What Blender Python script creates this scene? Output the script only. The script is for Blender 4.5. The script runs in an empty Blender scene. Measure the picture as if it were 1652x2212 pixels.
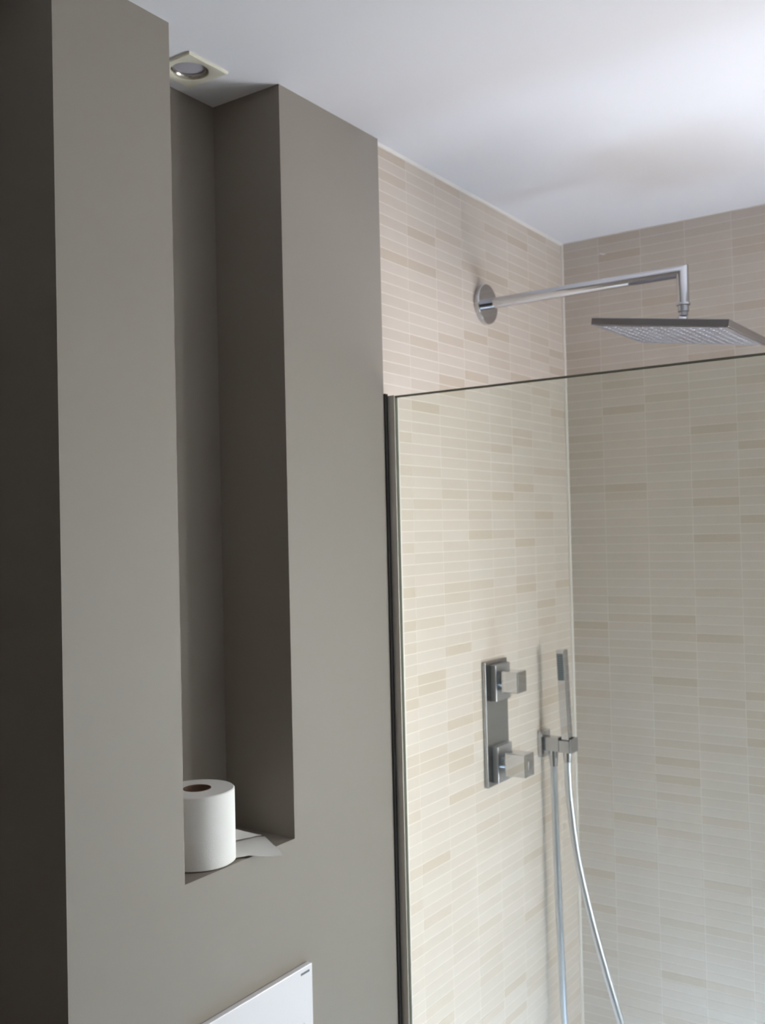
import bpy, bmesh, math, random
from mathutils import Vector, Matrix

random.seed(7)
scene = bpy.context.scene
COL = scene.collection

# ---------------------------------------------------------------- camera
FPX, YAW, PIT, ROL = 2135.5, 0.598668, 0.0211286, 0.0234053
CAM = Vector((1.0, 0.0, 1.68))
_f = Vector((-math.sin(YAW) * math.cos(PIT), math.cos(YAW) * math.cos(PIT), math.sin(PIT)))
_r = Vector((math.cos(YAW), math.sin(YAW), 0))
_d = _f.cross(_r)
_c, _s = math.cos(ROL), math.sin(ROL)
AX_R, AX_D, AX_F = _c * _r + _s * _d, -_s * _r + _c * _d, _f
cam_data = bpy.data.cameras.new('camera')
cam_data.sensor_fit = 'HORIZONTAL'
cam_data.sensor_width = 36.0
cam_data.lens = FPX * 36.0 / 1652.0
cam_data.clip_start = 0.02
cam_data.dof.use_dof = True                                   # the snapshot is a little soft towards the tiles
cam_data.dof.focus_distance = 1.05
cam_data.dof.aperture_fstop = 13.0
cam = bpy.data.objects.new('camera', cam_data)
COL.objects.link(cam)
m = Matrix.Identity(4)
for i in range(3):
    m[i][0], m[i][1], m[i][2], m[i][3] = AX_R[i], -AX_D[i], -AX_F[i], CAM[i]
cam.matrix_world = m
scene.camera = cam


def project(p):
    v = Vector(p) - CAM
    z = v.dot(AX_F)
    return (826 + FPX * v.dot(AX_R) / z, 1106 + FPX * v.dot(AX_D) / z)


# ---------------------------------------------------------------- world, daylight, exposure
world = bpy.data.worlds.new('world')
scene.world = world
world.use_nodes = True
bg = world.node_tree.nodes['Background']
bg.inputs['Color'].default_value = (0.97, 0.965, 1.0, 1)
bg.inputs['Strength'].default_value = 20.0

# unseen window in the end wall, another added in the right-hand wall to balance light
XR = 1.62                                                     # inner face of the right-hand wall
YB = 2.31                                                     # face of the end wall's tiles
WIN_X0, WIN_X1 = 0.0848 + 0.1068 * 8, 0.0848 + 0.1068 * 14
WIN_Y0, WIN_Y1 = 2.05, 2.28
WIN_Z0, WIN_Z1 = 0.0013 + 0.021 * 33, 0.0013 + 0.021 * 86


def daylight(width, height, loc, rot):                        # portal: guides the sky light through an opening
    d = bpy.data.lights.new('daylight', 'AREA')
    d.shape = 'RECTANGLE'
    d.size, d.size_y = width + 0.04, height + 0.04
    d.cycles.is_portal = True
    o = bpy.data.objects.new('daylight', d)
    COL.objects.link(o)
    o.location, o.rotation_euler = loc, rot


daylight(WIN_X1 - WIN_X0, WIN_Z1 - WIN_Z0, ((WIN_X0 + WIN_X1) / 2, YB + 0.145, (WIN_Z0 + WIN_Z1) / 2), (math.radians(-90), 0, 0))
daylight(WIN_Y1 - WIN_Y0, WIN_Z1 - WIN_Z0, (XR + 0.145, (WIN_Y0 + WIN_Y1) / 2, (WIN_Z0 + WIN_Z1) / 2),
         (math.radians(90), 0, math.radians(90)))

# hazy sun falling steeply through the window onto the white shower tray
sun = bpy.data.lights.new('sun', 'SUN')
sun.energy = 300.0
sun.angle = math.radians(4)
sun.color = (0.55, 0.74, 1.0)
sun_o = bpy.data.objects.new('sun', sun)
COL.objects.link(sun_o)
sun_o.location = (2.5, 3.6, 4.0)
sun_o.rotation_euler = Vector((-0.75, -0.62, -1.2)).to_track_quat('-Z', 'Y').to_euler()

scene.view_settings.view_transform = 'Standard'
scene.view_settings.look = 'None'
scene.view_settings.gamma = 1.0
scene.view_settings.use_curve_mapping = False
scene.view_settings.exposure = 0.19


# ---------------------------------------------------------------- materials
def principled(name, color, rough=0.5, metal=0.0, spec=0.5, noise=None, bump=None, coat=0.0):
    mt = bpy.data.materials.new(name)
    mt.use_nodes = True
    nt = mt.node_tree
    b = nt.nodes['Principled BSDF']
    b.inputs['Base Color'].default_value = (*color, 1)
    b.inputs['Roughness'].default_value = rough
    b.inputs['Metallic'].default_value = metal
    b.inputs['Specular IOR Level'].default_value = spec
    b.inputs['Coat Weight'].default_value = coat
    tc = None
    if noise or bump:
        tc = nt.nodes.new('ShaderNodeTexCoord')
    if noise:
        scale, amt = noise
        n = nt.nodes.new('ShaderNodeTexNoise')
        n.inputs['Scale'].default_value = scale
        n.inputs['Detail'].default_value = 4
        nt.links.new(tc.outputs['Object'], n.inputs['Vector'])
        mr = nt.nodes.new('ShaderNodeMapRange')
        mr.inputs['To Min'].default_value = 1 - amt
        mr.inputs['To Max'].default_value = 1 + amt
        nt.links.new(n.outputs['Fac'], mr.inputs['Value'])
        mx = nt.nodes.new('ShaderNodeMix')
        mx.data_type = 'RGBA'
        mx.blend_type = 'MULTIPLY'
        mx.inputs['Factor'].default_value = 1
        mx.inputs['A'].default_value = (*color, 1)
        nt.links.new(mr.outputs['Result'], mx.inputs['B'])
        nt.links.new(mx.outputs['Result'], b.inputs['Base Color'])
    if bump:
        scale, strength, dist = bump
        n2 = nt.nodes.new('ShaderNodeTexNoise')
        n2.inputs['Scale'].default_value = scale
        n2.inputs['Detail'].default_value = 3
        nt.links.new(tc.outputs['Object'], n2.inputs['Vector'])
        bp = nt.nodes.new('ShaderNodeBump')
        bp.inputs['Strength'].default_value = strength
        bp.inputs['Distance'].default_value = dist
        nt.links.new(n2.outputs['Fac'], bp.inputs['Height'])
        nt.links.new(bp.outputs['Normal'], b.inputs['Normal'])
    return mt


M = {}
M['paint'] = principled('greige_paint', (0.268, 0.233, 0.198), 0.62, spec=0.3, noise=(3, 0.015), bump=(260, 0.06, 0.001))
M['ceiling'] = principled('white_ceiling_paint', (0.76, 0.748, 0.768), 0.75, spec=0.3, noise=(2, 0.01))
M['white_wall'] = principled('taupe_wall_paint', (0.36, 0.34, 0.31), 0.7, spec=0.3, noise=(2, 0.015))
M['floor'] = principled('pale_floor', (0.34, 0.32, 0.30), 0.35, noise=(4, 0.05))
M['grout'] = principled('pale_grout', (0.74, 0.675, 0.60), 0.8, spec=0.2, noise=(30, 0.03))
M['sealant'] = principled('white_sealant', (0.80, 0.77, 0.72), 0.4)
TONES = [(0.590, 0.505, 0.425), (0.602, 0.520, 0.443), (0.578, 0.494, 0.414), (0.560, 0.468, 0.382),
         (0.535, 0.440, 0.348), (0.598, 0.507, 0.433)]
TONE_W = [30, 24, 18, 10, 6, 12]
for i, t in enumerate(TONES):
    M['tile%d' % i] = principled('glazed_beige_tile_%d' % i, t, 0.33, spec=0.45, noise=(28, 0.035), bump=(60, 0.05, 0.001))
M['chrome'] = principled('chrome', (0.62, 0.63, 0.66), 0.07, metal=1.0)
M['hose'] = principled('silver_hose', (0.74, 0.77, 0.82), 0.30, metal=0.9, bump=(900, 0.1, 0.0005))
M['satin'] = principled('satin_chrome', (0.50, 0.51, 0.54), 0.22, metal=1.0)
M['alu'] = principled('anodised_aluminium', (0.66, 0.62, 0.56), 0.42, metal=0.25)
M['seal'] = principled('dark_rubber_seal', (0.028, 0.026, 0.024), 0.6)
M['rubber'] = principled('grey_rubber_nozzle', (0.30, 0.285, 0.285), 0.5)
M['spray_plate'] = principled('dull_grey_spray_plate', (0.20, 0.187, 0.19), 0.4, metal=0.2)
M['head'] = principled('brushed_steel', (0.34, 0.325, 0.33), 0.28, metal=1.0)
M['plate'] = principled('dark_chrome', (0.40, 0.40, 0.42), 0.13, metal=1.0)
M['rosette'] = principled('satin_nickel', (0.46, 0.46, 0.47), 0.32, metal=0.9)
M['spray'] = principled('dark_spray_face', (0.10, 0.115, 0.11), 0.35)
M['paper'] = principled('white_tissue', (0.84, 0.82, 0.79), 0.95, spec=0.1, bump=(420, 0.25, 0.0006))
M['card'] = principled('brown_card_tube', (0.20, 0.13, 0.09), 0.9, spec=0.1)
M['plastic'] = principled('white_gloss_plastic', (0.82, 0.81, 0.84), 0.22)
M['print'] = principled('grey_print', (0.12, 0.12, 0.14), 0.6)
M['bezel'] = principled('cream_bezel', (0.70, 0.66, 0.54), 0.4)
M['reflector'] = principled('lamp_reflector', (0.55, 0.52, 0.47), 0.2, metal=0.9)
M['lamp'] = principled('frosted_lamp_glass', (0.42, 0.40, 0.44), 0.3)
M['shadow_gap'] = principled('dark_lamp_recess', (0.06, 0.055, 0.05), 0.7)  # matt dark lining of the lamp can
M['upvc'] = principled('white_upvc', (0.8, 0.8, 0.8), 0.3)
M['smear'] = principled('white_filler_smear', (0.85, 0.84, 0.82), 0.8)


def glass_mat(name, tint, ior=1.5):
    mt = bpy.data.materials.new(name)
    mt.use_nodes = True
    nt = mt.node_tree
    nt.nodes.clear()
    out = nt.nodes.new('ShaderNodeOutputMaterial')
    mix = nt.nodes.new('ShaderNodeMixShader')
    tr = nt.nodes.new('ShaderNodeBsdfTransparent')
    tr.inputs['Color'].default_value = (*tint, 1)
    gl = nt.nodes.new('ShaderNodeBsdfGlossy')
    gl.inputs['Roughness'].default_value = 0.02
    gl.inputs['Color'].default_value = (0.95, 1, 0.98, 1)
    fr = nt.nodes.new('ShaderNodeFresnel')
    fr.inputs['IOR'].default_value = ior
    # the Fresnel node inverts the index on back faces; a pane in air has the same index on both
    ge = nt.nodes.new('ShaderNodeNewGeometry')
    mr = nt.nodes.new('ShaderNodeMapRange')
    mr.inputs['To Min'].default_value = ior
    mr.inputs['To Max'].default_value = 1 / ior
    nt.links.new(ge.outputs['Backfacing'], mr.inputs['Value'])
    nt.links.new(mr.outputs['Result'], fr.inputs['IOR'])
    nt.links.new(fr.outputs['Fac'], mix.inputs['Fac'])
    nt.links.new(tr.outputs['BSDF'], mix.inputs[1])
    nt.links.new(gl.outputs['BSDF'], mix.inputs[2])
    nt.links.new(mix.outputs['Shader'], out.inputs['Surface'])
    return mt


M['glass'] = glass_mat('clear_safety_glass', (0.955, 0.975, 0.952), 1.35)
M['window_glass'] = glass_mat('window_glass', (0.97, 0.98, 0.98), 1.3)
M['glass_edge'] = principled('green_glass_edge', (0.20, 0.195, 0.155), 0.3)  # dark look of refraction at the pane's edges, put into the colour


# ---------------------------------------------------------------- mesh helpers
def obj(name, bm, mats, parent=None, smooth=False):
    me = bpy.data.meshes.new(name)
    bm.normal_update()
    bm.to_mesh(me)
    bm.free()
    return link(name, me, mats, parent, smooth)


def link(name, me, mats=None, parent=None, smooth=False):
    if mats is not None:
        for k in (mats if isinstance(mats, (list, tuple)) else [mats]):
            me.materials.append(M[k])
    if smooth:
        me.shade_smooth()
        me.set_sharp_from_angle(angle=math.radians(35))
    o = bpy.data.objects.new(name, me)
    COL.objects.link(o)
    if parent:
        o.parent = parent
        o.matrix_parent_inverse = parent_inv(parent)
    return o


def parent_inv(p):
    return (Matrix.LocRotScale(p.location, p.rotation_euler, p.scale)).inverted()


def thing(name, label, cat, loc):
    o = bpy.data.objects.new(name, None)
    o.empty_display_size = 0.05
    COL.objects.link(o)
    o.location = loc
    o['label'] = label
    o['category'] = cat
    return o


def box(bm, x0, x1, y0, y1, z0, z1, bev=0.0, seg=2, mi=0, mat=None):
    vs = [bm.verts.new((x, y, z)) for x in (x0, x1) for y in (y0, y1) for z in (z0, z1)]
    idx = [(0, 1, 3, 2), (4, 6, 7, 5), (0, 4, 5, 1), (2, 3, 7, 6), (0, 2, 6, 4), (1, 5, 7, 3)]
    fs = [bm.faces.new([vs[i] for i in q]) for q in idx]
    for f in fs:
        f.material_index = mi
    if bev > 0:
        es = list({e for f in fs for e in f.edges})
        r = bmesh.ops.bevel(bm, geom=es, offset=bev, segments=seg, affect='EDGES', profile=0.5)
        vs = list({v for f in r['faces'] for v in f.verts} | {v for v in vs if v.is_valid})
    if mat is not None:
        bmesh.ops.transform(bm, matrix=mat, verts=[v for v in vs if v.is_valid])
    return vs


def tube(bm, pts, rad, seg=20, caps=True, closed=False):
    """sweep a circle along a polyline; rad a number or a list"""
    pts = [Vector(p) for p in pts]
    n = len(pts)
    rads = rad if isinstance(rad, (list, tuple)) else [rad] * n
    tang = []
    for i in range(n):
        a = pts[max(i - 1, 0)]
        b = pts[min(i + 1, n - 1)]
        tang.append((b - a).normalized())
    up = Vector((0, 0, 1)) if abs(tang[0].z) < 0.9 else Vector((0, 1, 0))
    nrm = (up - tang[0] * up.dot(tang[0])).normalized()
    rings = []
    for i in range(n):
        nrm = (nrm - tang[i] * nrm.dot(tang[i])).normalized()
        bn = tang[i].cross(nrm)
        k = 1.0
        ring = []
        for s in range(seg):
            a = 2 * math.pi * s / seg
            ring.append(bm.verts.new(pts[i] + (nrm * math.cos(a) + bn * math.sin(a)) * rads[i] * k))
        rings.append(ring)
    for i in range(n - 1):
        for s in range(seg):
            t = (s + 1) % seg
            bm.faces.new((rings[i][s], rings[i][t], rings[i + 1][t], rings[i + 1][s]))
    if caps:
        bm.faces.new(rings[0][::-1])
        bm.faces.new(rings[-1])
    return rings


def spline(pts, per=10):
    pts = [Vector(p) for p in pts]
    out = []
    for i in range(len(pts) - 1):
        p0, p1, p2, p3 = pts[max(i - 1, 0)], pts[i], pts[i + 1], pts[min(i + 2, len(pts) - 1)]
        for k in range(per):
            t = k / per
            out.append(0.5 * ((2 * p1) + (p2 - p0) * t + (2 * p0 - 5 * p1 + 4 * p2 - p3) * t * t
                              + (3 * p1 - p0 - 3 * p2 + p3) * t ** 3))
    out.append(pts[-1])
    return out


def lathe(bm, prof, seg=48, mat=None):
    """prof: list of (r, z); spins about Z"""
    rings = []
    for r, z in prof:
        if r < 1e-6:
            rings.append([bm.verts.new((0, 0, z))])
        else:
            rings.append([bm.verts.new((r * math.cos(2 * math.pi * s / seg), r * math.sin(2 * math.pi * s / seg), z))
                          for s in range(seg)])
    for a, b in zip(rings, rings[1:]):
        for s in range(seg):
            t = (s + 1) % seg
            if len(a) == 1:
                bm.faces.new((a[0], b[t], b[s]))
            elif len(b) == 1:
                bm.faces.new((a[s], a[t], b[0]))
            else:
                bm.faces.new((a[s], a[t], b[t], b[s]))
    vs = [v for r in rings for v in r]
    if mat is not None:
        bmesh.ops.transform(bm, matrix=mat, verts=vs)
    bmesh.ops.recalc_face_normals(bm, faces=list({f for v in vs for f in v.link_faces}))
    return vs


def structure(o, label=None):
    o['kind'] = 'structure'
    if label:
        o['label'] = label
    return o


# ---------------------------------------------------------------- the room
ZC = 2.397            # ceiling
XT = -0.012           # face of the shower's left-hand tiles
YP = 1.478            # end of the painted wall
SILL = 1.2055
NY0, NY1, NX = 0.966, 1.2015, -0.143
PIER = 0.771
YF = -3.2
REC = 0.0003          # depth of the joints

bm = bmesh.new()
box(bm, -0.7, XR + 0.2, YF - 0.1, YB + 0.14, -0.1, 0)
structure(obj('floor', bm, 'floor'), 'pale bathroom floor')

bm = bmesh.new()      # ceiling with the cut-out for the downlight
DX, DY, DH = -0.0765, 1.0815, 0.034
for a in ((-0.7, DX - DH, YF - 0.1, YB + 0.1), (DX + DH, XR + 0.2, YF - 0.1, YB + 0.1),
          (DX - DH, DX + DH, YF - 0.1, DY - DH), (DX - DH, DX + DH, DY + DH, YB + 0.1)):
    box(bm, *a, ZC, ZC + 0.1)
structure(obj('ceiling', bm, 'ceiling'), 'flat white painted ceiling')

bm = bmesh.new()      # painted wall: pier, niche, recess
XW = -0.5
box(bm, XW, 0, PIER, NY0, 0, ZC)
box(bm, XW, 0, NY0, NY1, 0, SILL)
box(bm, XW, NX, NY0, NY1, SILL, ZC)
box(bm, XW, 0, NY1, YP, 0, ZC)
box(bm, XW - 0.1, XW, -0.3, PIER, 0, ZC)
box(bm, XW, 0, YF, -0.3, 0, ZC)
structure(obj('wall_left', bm, 'paint'), 'greige painted wall with a tall narrow niche and a recess')

bm = bmesh.new()
box(bm, XW, XT - REC, YP, YB + 0.1, 0, ZC)
wall_side = structure(obj('wall_shower_side', bm, 'grout'), 'beige strip-tiled shower wall carrying the shower arm')
bm = bmesh.new()
YO = YB + 0.14
for a in ((XT - REC, WIN_X0, 0, ZC), (WIN_X1, XR + 0.2, 0, ZC), (WIN_X0, WIN_X1, 0, WIN_Z0), (WIN_X0, WIN_X1, WIN_Z1, ZC)):
    box(bm, a[0], a[1], YB + REC, YO, a[2], a[3])
wall_back = structure(obj('wall_back', bm, 'grout'), 'beige strip-tiled wall at the end of the shower')

bm = bmesh.new()
XO = XR + 0.14
box(bm, XR, XO, YF, WIN_Y0, 0, ZC)
box(bm, XR, XO, WIN_Y1, YB, 0, ZC)
box(bm, XR, XO, WIN_Y0, WIN_Y1, 0, WIN_Z0)
box(bm, XR, XO, WIN_Y0, WIN_Y1, WIN_Z1, ZC)
structure(obj('wall_right', bm, 'white_wall'), 'taupe painted wall right of the viewer')
bm = bmesh.new()
box(bm, XW - 0.1, XR + 0.2, YF - 0.1, YF, 0, ZC)
structure(obj('wall_front', bm, 'white_wall'), 'taupe painted wall behind the viewer')

# white shower tray let into the floor
bm = bmesh.new()
box(bm, 0.0, XR - 0.004, 1.515, YB - 0.008, 0.0, 0.03, 0.004)
tr = structure(obj('floor_shower', bm, 'plastic'), 'flat white shower tray behind the glass screen')
bm = bmesh.new()
lathe(bm, [(0, 0.0005), (0.045, 0.0005), (0.045, 0.004), (0.041, 0.006), (0, 0.006)], 32, Matrix.Translation((0.75, 1.9, 0.0295)))
obj('drain_cover', bm, 'satin', tr, True)

# windows: frame and pane
def window(name, label, u0, u1, to):
    w = 0.04
    bm = bmesh.new()
    for (a0, a1, z0, z1) in ((u0, u0 + w, WIN_Z0, WIN_Z1), (u1 - w, u1, WIN_Z0, WIN_Z1),
                             (u0 + w, u1 - w, WIN_Z0, WIN_Z0 + w), (u0 + w, u1 - w, WIN_Z1 - w, WIN_Z1)):
        box(bm, *to(a0, a1, 0.07, 0.12), z0, z1)
    win = structure(obj(name, bm, 'upvc'), label)
    bm = bmesh.new()
    box(bm, *to(u0 + w, u1 - w, 0.09, 0.096), WIN_Z0 + w, WIN_Z1 - w)
    obj('pane', bm, 'window_glass', win)


window('window_1', 'white framed window in the tiled end wall', WIN_X0, WIN_X1, lambda a, b, d0, d1: (a, b, YB + d0, YB + d1))
window('window_2', 'white framed window in the right-hand wall', WIN_Y0, WIN_Y1, lambda a, b, d0, d1: (XR + d0, XR + d1, a, b))

# ---------------------------------------------------------------- strip tiles
PZ, GZ = 0.021, 0.0014       # row pitch and joint
GU = 0.0013                  # upright joint
THK = 0.005


def tile_mesh(w, h):
    """strip tile lying in its local XZ plane, face towards -Y"""
    c = 0.0003
    bm = bmesh.new()
    rings = []
    for (y, ins) in ((THK, 0), (c, 0), (0, c)):
        rings.append([bm.verts.new((sx * (w / 2 - ins), y, sz * (h / 2 - ins)))
                      for sx, sz in ((-1, -1), (1, -1), (1, 1), (-1, 1))])
    for a, b in zip(rings, rings[1:]):
        for s in range(4):
            t = (s + 1) % 4
            bm.faces.new((a[s], a[t], b[t], b[s]))
    bm.faces.new(rings[-1])
    return bm


def tile_wall(wall, spans, to_world, rot, hole=None):
    """spans: columns (u0, u1); 300 tiles that show largest are parts, the rest one part of stuff"""
    z_joint = 0.0013
    rows = []
    k = 0
    while True:
        z0 = z_joint + k * PZ
        z1 = min(z0 + PZ, ZC - 0.001)
        if z0 > ZC - 0.004:
            break
        rows.append((max(z0, 0) + GZ / 2, z1 - GZ / 2))
        k += 1
    tiles = []
    for (z0, z1) in rows:
        if z1 - z0 < 0.003:
            continue
        for (u0, u1) in spans:
            if hole and hole[0] < (u0 + u1) / 2 < hole[1] and hole[2] < (z0 + z1) / 2 < hole[3]:
                continue
            tone = random.choices(range(len(TONES)), TONE_W)[0]
            a, b = u0 + GU / 2, u1 - GU / 2
            cs = [project(to_world(u, z, 0)) for u, z in ((a, z0), (b, z0), (b, z1), (a, z1))]
            inside = all(-20 < c[0] < 1672 and -20 < c[1] < 2232 for c in cs)
            ar = 0.5 * abs(sum(cs[i][0] * cs[(i + 1) % 4][1] - cs[(i + 1) % 4][0] * cs[i][1] for i in range(4)))
            out = random.uniform(-0.00005, 0.0001)
            tilt = (random.gauss(0, 0.002), random.gauss(0, 0.0012))
            tiles.append((ar if inside else 0, (a + b) / 2, (z0 + z1) / 2, round(b - a, 4), round(z1 - z0, 4), tone, out, tilt))
    tiles.sort(key=lambda t: -t[0])
    cache = {}
    rest = bmesh.new()
    for n, (ar, u, z, w, h, tone, out, tilt) in enumerate(tiles):
        mw = Matrix.Translation(to_world(u, z, out)) @ rot @ Matrix.Rotation(tilt[0], 4, 'X') @ Matrix.Rotation(tilt[1], 4, 'Z')
        if n < 300:
            key = (w, h, tone)
            if key not in cache:
                b = tile_mesh(w, h)
                me = bpy.data.meshes.new('tile')
                b.normal_update()
                b.to_mesh(me)
                b.free()
                me.materials.append(M['tile%d' % tone])
                cache[key] = me
            o = bpy.data.objects.new('tile', cache[key])
            COL.objects.link(o)
            o.parent = wall
            o.matrix_world = mw
        else:
            b = tile_mesh(w, h)
            b.transform(mw)
            for f in b.faces:
                f.material_index = tone
            me = bpy.data.meshes.new('tmp')
            b.to_mesh(me)
            b.free()
            rest.from_mesh(me)
            bpy.data.meshes.remove(me)
    ro = obj('remaining_tiles', rest, ['tile%d' % i for i in range(len(TONES))], wall)
    ro['kind'] = 'stuff'
    ro['label'] = 'remaining beige strip tiles of this wall'


PU = 0.1052
side_spans = []
y = 1.4845
side_spans.append((YP + 0.0005, 1.4845)) if 1.4845 - YP > 0.008 else None
while y < YB - 0.004:
    side_spans.append((y, min(y + PU, YB - 0.004)))
    y += PU
tile_wall(wall_side, side_spans, lambda u, z, o: Vector((XT + o, u, z)), Matrix.Rotation(math.radians(90), 4, 'Z'))
PB = 0.1068
back_spans = [(XT + 0.004, 0.0848)]
x = 0.0848
while x < XR:
    back_spans.append((x, min(x + PB, XR)))
    x += PB
tile_wall(wall_back, back_spans, lambda u, z, o: Vector((u, YB - o, z)), Matrix.Identity(4),
          (WIN_X0, WIN_X1, WIN_Z0, WIN_Z1))

bm = bmesh.new()      # small white streak on the back tiles, under the ceiling
pts = [(0.0895, YB - 0.0004, 2.356), (0.094, YB - 0.0006, 2.3535), (0.099, YB - 0.0006, 2.3515), (0.104, YB - 0.0004, 2.3512)]
tube(bm, pts, [0.0006, 0.0016, 0.0016, 0.0007], 8)
obj('filler_smear', bm, 'smear', wall_back)

# sealant beads
bm = bmesh.new()
tube(bm, [(XT + 0.001, YP + 0.001, ZC - 0.001), (XT + 0.001, YB, ZC - 0.001)], 0.0042, 10)
structure(obj('trim_1', bm, 'sealant', smooth=True), 'white sealant bead between side tiles and ceiling')
bm = bmesh.new()
tube(bm, [(XT + 0.001, YB - 0.001, 0), (XT + 0.001, YB - 0.001, ZC)], 0.0046, 10)
structure(obj('trim_2', bm, 'grout', smooth=True), 'pale sealant bead in the corner of the tiled walls')

# ---------------------------------------------------------------- glass shower screen
GY, GT, GZT = 1.494, 0.008, 1.9275
t = thing('shower_screen', 'frameless clear glass shower screen standing beside the painted wall', 'shower screen', (0.35, GY, 0.0))
bm = bmesh.new()
gx0, gx1 = 0.004, 1.05
EB = 0.0026           # top band of the faces, painted dark to imitate edge refraction
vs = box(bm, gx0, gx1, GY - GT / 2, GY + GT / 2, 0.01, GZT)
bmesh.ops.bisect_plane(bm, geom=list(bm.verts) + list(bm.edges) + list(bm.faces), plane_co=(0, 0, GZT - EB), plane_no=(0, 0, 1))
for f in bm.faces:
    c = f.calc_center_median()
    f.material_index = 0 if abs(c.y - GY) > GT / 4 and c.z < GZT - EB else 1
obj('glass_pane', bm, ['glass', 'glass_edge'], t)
bm = bmesh.new()      # aluminium wall channel (U section)
box(bm, XT + 0.0005, 0.0165, GY - 0.0065, GY - GT / 2 - 0.0003, 0.0, GZT + 0.001, 0.0006)
box(bm, XT + 0.0005, 0.0165, GY + GT / 2 + 0.0003, GY + 0.0085, 0.0, GZT + 0.001, 0.0006)
box(bm, XT + 0.0005, 0.003, GY - GT / 2 - 0.0003, GY + GT / 2 + 0.0003, 0.0, GZT + 0.001)
o = obj('wall_channel', bm, 'alu', t)
o['label'] = 'grey aluminium wall channel'
bm = bmesh.new()  # narrow dark strip between painted wall and channel
box(bm, XT + 0.001, 0.003, YP + 0.0006, GY - 0.0068, 0.0, GZT + 0.004)
o = obj('rubber_seal', bm, 'seal', t)
o['label'] = 'dark rubber seal along the wall'

# ---------------------------------------------------------------- rain shower
AY, AZ, AR = 1.890, 2.1685, 0.0118
HX, HZ = 0.420, 2.060
t = thing('rain_shower', 'chrome wall arm with a large square tilted rain shower head', 'shower', (XT, AY, AZ))
RX = Matrix.Rotation(math.radians(90), 4, 'Y')


def at(x, y, z, rot=None):
    mm = Matrix.Translation((x, y, z))
    return mm @ rot if rot is not None else mm


bm = bmesh.new()
lathe(bm, [(0, 0), (0.0425, 0), (0.0432, 0.001), (0.0432, 0.0105), (0.0420, 0.0120), (0, 0.0120)], 56, at(XT, AY, AZ, RX))
obj('wall_flange', bm, 'chrome', t, True)
bm = bmesh.new()      # arm with a mitred elbow, one piece
SEG = 32
ring_a, ring_m, ring_b = [], [], []
for s in range(SEG):
    a = 2 * math.pi * s / SEG
    cy, cz = AR * math.cos(a), AR * math.sin(a)
    ring_a.append(bm.verts.new((XT + 0.011, AY + cy, AZ + cz)))
    ring_m.append(bm.verts.new((HX + cz, AY + cy, AZ + cz)))
    ring_b.append(bm.verts.new((HX + cz, AY + cy, AZ - 0.062)))
for A, B in ((ring_a, ring_m), (ring_m, ring_b)):
    for s in range(SEG):
        bm.faces.new((A[s], B[s], B[(s + 1) % SEG], A[(s + 1) % SEG]))
bm.faces.new(ring_b)
bmesh.ops.recalc_face_normals(bm, faces=bm.faces)
obj('arm', bm, 'chrome', t, True)
bm = bmesh.new()      # swivel nut and ball
lathe(bm, [(0, 0), (0.0125, 0), (0.0132, -0.001), (0.0132, -0.004), (0.0105, -0.005), (0.0105, -0.016), (0.0085, -0.018),
           (0.0085, -0.024), (0, -0.024)], 32, at(HX, AY, AZ - 0.0615))
obj('swivel_nut', bm, 'satin', t, True)
tilt = Matrix.Rotation(0.0120, 4, 'X') @ Matrix.Rotation(0.1529, 4, 'Y')
HC = Matrix.Translation((0.414, 1.893, HZ)) @ Matrix.Rotation(-0.0196, 4, 'Z') @ tilt
bm = bmesh.new()
lathe(bm, [(0, 0.0265), (0.006, 0.0255), (0.0095, 0.021), (0.0105, 0.016), (0.0095, 0.011), (0.0075, 0.0085), (0.016, 0.0065),
           (0.019, 0.0035), (0.0195, 0.0), (0, 0.0)], 32, HC)
obj('ball_joint', bm, 'chrome', t, True)
L, TH = 0.2581, 0.0138
bm = bmesh.new()
box(bm, -L / 2, L / 2, -L / 2, L / 2, -TH, 0, 0.0012, 2, mat=HC)
head = obj('shower_head', bm, 'head', t)
bm = bmesh.new()
box(bm, -L / 2 + 0.006, L / 2 - 0.006, -L / 2 + 0.006, L / 2 - 0.006, -TH - 0.0006, -TH + 0.001, 0, mat=HC)
obj('spray_plate', bm, 'spray_plate', head)
bm = bmesh.new()      # rubber nozzles, 13 x 13 grid
N = 13
for i in range(N):
    for j in range(N):
        px, py = (i / (N - 1) - 0.5) * 0.216, (j / (N - 1) - 0.5) * 0.216
        lathe(bm, [(0.0042, 0), (0.0032, -0.0012), (0.0018, -0.0018), (0, -0.0018)], 8, HC @ at(px, py, -TH - 0.0005))
o = obj('rubber_nozzles', bm, 'rubber', head)
o['kind'] = 'stuff'

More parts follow.
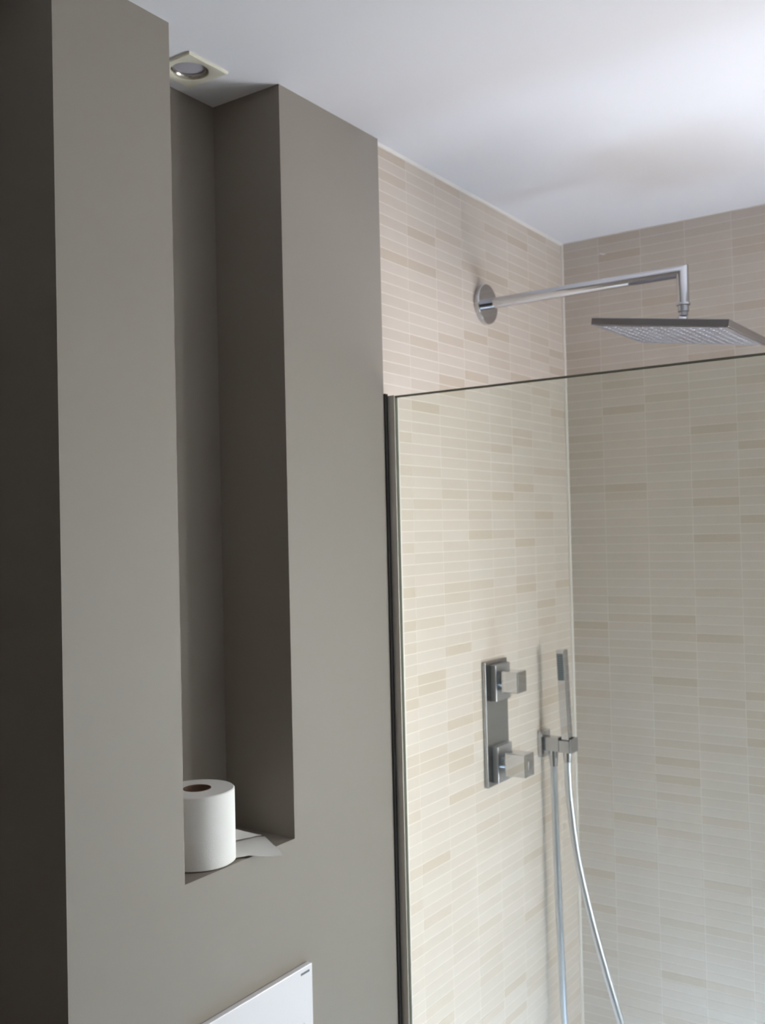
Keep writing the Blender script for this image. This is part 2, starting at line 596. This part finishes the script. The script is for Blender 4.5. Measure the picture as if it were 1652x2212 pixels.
# ---------------------------------------------------------------- mixer valve
VY0, VY1, VZ0, VZ1 = 1.8405, 1.9400, 1.138, 1.402
VX = -0.0035
t = thing('shower_valve', 'tall rectangular chrome shower valve with two square knobs', 'valve', (XT, 1.89, VZ0))
bm = bmesh.new()
box(bm, XT + 0.0005, VX, VY0, VY1, VZ0, VZ1, 0.0012)
obj('back_plate', bm, 'plate', t)
for (zc, kx0, kx1, kz0, kz1) in ((1.3555, 0.0165, 0.0565, 1.3360, 1.3810), (1.1835, 0.0200, 0.0690, 1.1610, 1.2090)):
    bm = bmesh.new()
    box(bm, VX, 0.0095, 1.8630, 1.9290, zc - 0.0385, zc + 0.0385, 0.0012)
    ro = obj('rosette', bm, 'rosette', t)
    bm = bmesh.new()
    kc = (kz0 + kz1) / 2
    lathe(bm, [(0.0145, 0), (0.0145, kx0 - 0.009)], 28, at(0.009, 1.892, kc, RX))
    obj('spindle_collar', bm, 'satin', ro, True)
    bm = bmesh.new()
    box(bm, kx0, kx1, 1.871, 1.9125, kz0, kz1, 0.0022, 3)
    k = obj('knob', bm, 'chrome', t)
    if zc < 1.2:
        bm = bmesh.new()      # index button on the front of the lower knob
        box(bm, kx1 - 0.0008, kx1 + 0.0006, 1.884, 1.8995, kc - 0.008, kc + 0.008, 0.0004)
        obj('index_plate', bm, 'satin', k)

# ---------------------------------------------------------------- outlet bracket and hand shower
t = thing('hand_shower_bracket', 'square chrome wall outlet with arm holding the stick hand shower', 'bracket', (XT, 2.122, 1.18))
bm = bmesh.new()
box(bm, XT + 0.0005, -0.001, 2.099, 2.146, 1.152, 1.211, 0.0012)
obj('wall_plate', bm, 'chrome', t)
bm = bmesh.new()
box(bm, -0.001, 0.034, 2.109, 2.136, 1.1665, 1.1975, 0.0014)
obj('outlet_arm', bm, 'satin', t)
bm = bmesh.new()      # fork-shaped cradle, open at the top between two cheeks
box(bm, 0.034, 0.0385, 2.104, 2.142, 1.1665, 1.2005, 0.001)
box(bm, 0.0655, 0.0700, 2.104, 2.142, 1.1665, 1.1985, 0.001)
box(bm, 0.0385, 0.0655, 2.104, 2.1085, 1.1665, 1.1940, 0.001)
box(bm, 0.0385, 0.0655, 2.1375, 2.142, 1.1665, 1.1985, 0.001)
obj('cradle', bm, 'satin', t)

t = thing('hand_shower', 'slim square chrome stick hand shower with hanging metal hose', 'hand shower', (0.052, 2.123, 1.17))
hs = Matrix.Translation((0.0520, 2.1230, 1.1700)) @ Matrix.Rotation(-0.035, 4, 'Y')
bm = bmesh.new()
box(bm, -0.0105, 0.0105, -0.0105, 0.0105, 0.0, 0.2310, 0.0018, 2, mat=hs)
st = obj('handle', bm, 'chrome', t)
bm = bmesh.new()
box(bm, -0.0085, 0.0070, -0.0113, -0.0100, 0.161, 0.222, 0.0004, 1, mat=hs)
sp = obj('spray_face', bm, 'spray', t)
sp['label'] = 'dark grey spray face'
bm = bmesh.new()
for i in range(3):
    for j in range(11):
        lathe(bm, [(0.0012, 0), (0.0006, 0.0011), (0, 0.0011)], 6,
              hs @ at(-0.0055 + i * 0.0047, -0.0112, 0.166 + j * 0.0052, Matrix.Rotation(math.radians(90), 4, 'X')))
o = obj('spray_nozzles', bm, 'rubber', sp)
o['kind'] = 'stuff'
bm = bmesh.new()
lathe(bm, [(0, 0.0), (0.0098, 0.0), (0.0098, -0.010), (0.0084, -0.026), (0, -0.026)], 24, at(0.0515, 2.123, 1.1695))
obj('hose_nut', bm, 'chrome', t, True)
bm = bmesh.new()
lathe(bm, [(0, 0.0), (0.0112, 0.0), (0.0112, -0.012), (0.0084, -0.038), (0, -0.038)], 24, at(0.0165, 2.122, 1.168))
obj('outlet_nut', bm, 'chrome', t, True)
hose = [(0.0165, 2.122, 1.150), (0.0165, 2.122, 1.10), (0.0172, 2.122, 1.0285), (0.0185, 2.122, 0.92), (0.0202, 2.122, 0.816),
        (0.0232, 2.122, 0.68), (0.0275, 2.122, 0.54), (0.040, 2.122, 0.38), (0.075, 2.122, 0.27), (0.130, 2.122, 0.235),
        (0.185, 2.122, 0.28), (0.205, 2.122, 0.37), (0.193, 2.122, 0.47), (0.163, 2.122, 0.576), (0.128, 2.122, 0.692),
        (0.097, 2.122, 0.804), (0.0695, 2.122, 0.930), (0.0545, 2.123, 1.055), (0.0515, 2.123, 1.12), (0.0515, 2.123, 1.155)]
bm = bmesh.new()
tube(bm, spline(hose, 12), 0.0080, 16)
o = obj('hose', bm, 'hose', t, True)
o['label'] = 'flexible chrome hose'

# ---------------------------------------------------------------- recessed downlight
t = thing('recessed_downlight', 'square cream recessed downlight in the ceiling above the niche', 'downlight', (DX, DY, ZC))
bm = bmesh.new()
hw, hr, n = 0.0415, 0.0290, 48


def sq(a, h):
    c, s = math.cos(a), math.sin(a)
    k = h / max(abs(c), abs(s))
    return c * k, s * k


angs = sorted({round(2 * math.pi * i / n, 6) for i in range(n)} | {round(math.pi / 4 + i * math.pi / 2, 6) for i in range(4)})
rings = []
for (kind, h, z) in (('s', hw, 0.0), ('s', hw, -0.003), ('s', hw - 0.0015, -0.0042), ('c', hr + 0.002, -0.0042), ('c', hr, -0.003), ('c', hr, 0.006)):
    rr = []
    for a in angs:
        x_, y_ = sq(a, h) if kind == 's' else (h * math.cos(a), h * math.sin(a))
        rr.append(bm.verts.new((DX + x_, DY + y_, ZC + z)))
    rings.append(rr)
for A, B in zip(rings, rings[1:]):
    for s in range(len(angs)):
        q = (s + 1) % len(angs)
        bm.faces.new((A[s], A[q], B[q], B[s]))
bmesh.ops.recalc_face_normals(bm, faces=bm.faces)
obj('bezel', bm, 'bezel', t, True)
bm = bmesh.new()
lathe(bm, [(0.0292, 0.004), (0.0285, 0.030), (0, 0.030)], 40, at(DX, DY, ZC))
obj('lamp_can', bm, 'shadow_gap', t, True)
bm = bmesh.new()
lathe(bm, [(0.0268, 0.0015), (0.0255, -0.0005), (0.0240, 0.0015), (0.0240, 0.006), (0.0268, 0.006)], 40, at(DX, DY, ZC))
obj('retaining_ring', bm, 'reflector', t, True)
bm = bmesh.new()
lathe(bm, [(0.0245, 0.0045), (0.016, 0.0025), (0.008, 0.0018), (0, 0.0015)], 40, at(DX, DY, ZC))
obj('lamp', bm, 'lamp', t, True)

# ---------------------------------------------------------------- toilet roll
RXc, RYc, RR, RC, RH = -0.0560, 1.0480, 0.0545, 0.0205, 0.1050
t = thing('toilet_roll', 'white toilet roll with a loose end standing in the niche', 'toilet roll', (RXc, RYc, SILL))
Z0 = SILL + 0.0008
bm = bmesh.new()
lathe(bm, [(RC, 0.0), (RR - 0.0015, 0.0), (RR, 0.0015), (RR, RH - 0.0015), (RR - 0.0015, RH), (RC, RH), (RC, 0.0)], 72, at(RXc, RYc, Z0))
obj('paper', bm, 'paper', t, True)
bm = bmesh.new()
lathe(bm, [(RC - 0.0008, 0.0005), (RC - 0.0001, 0.0005), (RC - 0.0001, RH + 0.0008), (RC - 0.0008, RH + 0.0008), (RC - 0.0008, 0.0005)], 40, at(RXc, RYc, Z0))
obj('card_tube', bm, 'card', t, True)


def sheet(bm, p00, p10, p01, p11, nu, nv, fn):
    """bilinear sheet of paper with a small displacement, given a thickness"""
    P = [Vector(p) for p in (p00, p10, p01, p11)]
    top = []
    for i in range(nu + 1):
        row = []
        for j in range(nv + 1):
            u, v = i / nu, j / nv
            p = P[0] * (1 - u) * (1 - v) + P[1] * u * (1 - v) + P[2] * (1 - u) * v + P[3] * u * v
            row.append(p + Vector((0, 0, fn(u, v, p))))
        top.append(row)
    th = Vector((0, 0, 0.0004))
    up = [[bm.verts.new(p + th) for p in r] for r in top]
    dn = [[bm.verts.new(p) for p in r] for r in top]
    for i in range(nu):
        for j in range(nv):
            bm.faces.new((up[i][j], up[i + 1][j], up[i + 1][j + 1], up[i][j + 1]))
            bm.faces.new((dn[i][j], dn[i][j + 1], dn[i + 1][j + 1], dn[i + 1][j]))
    for i in range(nu):
        for j in (0, nv):
            bm.faces.new((up[i][j], up[i + 1][j], dn[i + 1][j], dn[i][j]))
    for j in range(nv):
        for i in (0, nu):
            bm.faces.new((up[i][j], up[i][j + 1], dn[i][j + 1], dn[i][j]))
    bmesh.ops.recalc_face_normals(bm, faces=bm.faces)


bm = bmesh.new()      # last square, lying on the sill with a corner over its edge
ZS = SILL + 0.0005
sheet(bm, (-0.1150, 1.1180, ZS), (-0.0450, 1.1825, ZS), (-0.0330, 1.0560, ZS), (0.0340, 1.1330, ZS), 14, 14,
      lambda u, v, p: 0.0012 * (1 + math.sin(9 * u + 4 * v)) * (0.4 + 0.6 * v) - max(0, p.x) ** 1.3 * 0.35 + (0.0009 if p.x > -0.004 else 0))
obj('loose_end', bm, 'paper', t, True)
bm = bmesh.new()      # square still leading off the back of the roll, twisting down to the sill
sheet(bm, (-0.1050, 1.0900, SILL + 0.040), (-0.0500, 1.1810, SILL + 0.004), (-0.0950, 1.0600, SILL + 0.004), (-0.0680, 1.1350, SILL + 0.005), 14, 8,
      lambda u, v, p: 0.001 * math.sin(5 * u))
obj('folded_square', bm, 'paper', t, True)

# ---------------------------------------------------------------- flush plate
t = thing('flush_plate', 'white glossy flush plate on the painted wall below the niche', 'flush plate', (0.0, 1.102, 0.844))
PY0, PY1, PZ0, PZ1 = 0.979, 1.2250, 0.844, 1.0075
bm = bmesh.new()
box(bm, 0.0003, 0.0105, PY0, PY1, PZ0, PZ1, 0.0012)
obj('plate', bm, 'plastic', t)
bm = bmesh.new()
box(bm, 0.0102, 0.0135, PY0 + 0.02, PY0 + 0.130, PZ0 + 0.022, PZ1 - 0.085, 0.0012)
obj('button', bm, 'plastic', t)
bm = bmesh.new()
box(bm, 0.0102, 0.0135, PY0 + 0.134, PY1 - 0.02, PZ0 + 0.022, PZ1 - 0.085, 0.0012)
obj('button', bm, 'plastic', t)
bm = bmesh.new()
box(bm, 0.0104, 0.01075, 1.1965, 1.2175, 0.9965, 1.0000)
o = obj('printed_mark', bm, 'print', t)
o['label'] = 'small grey printed mark'
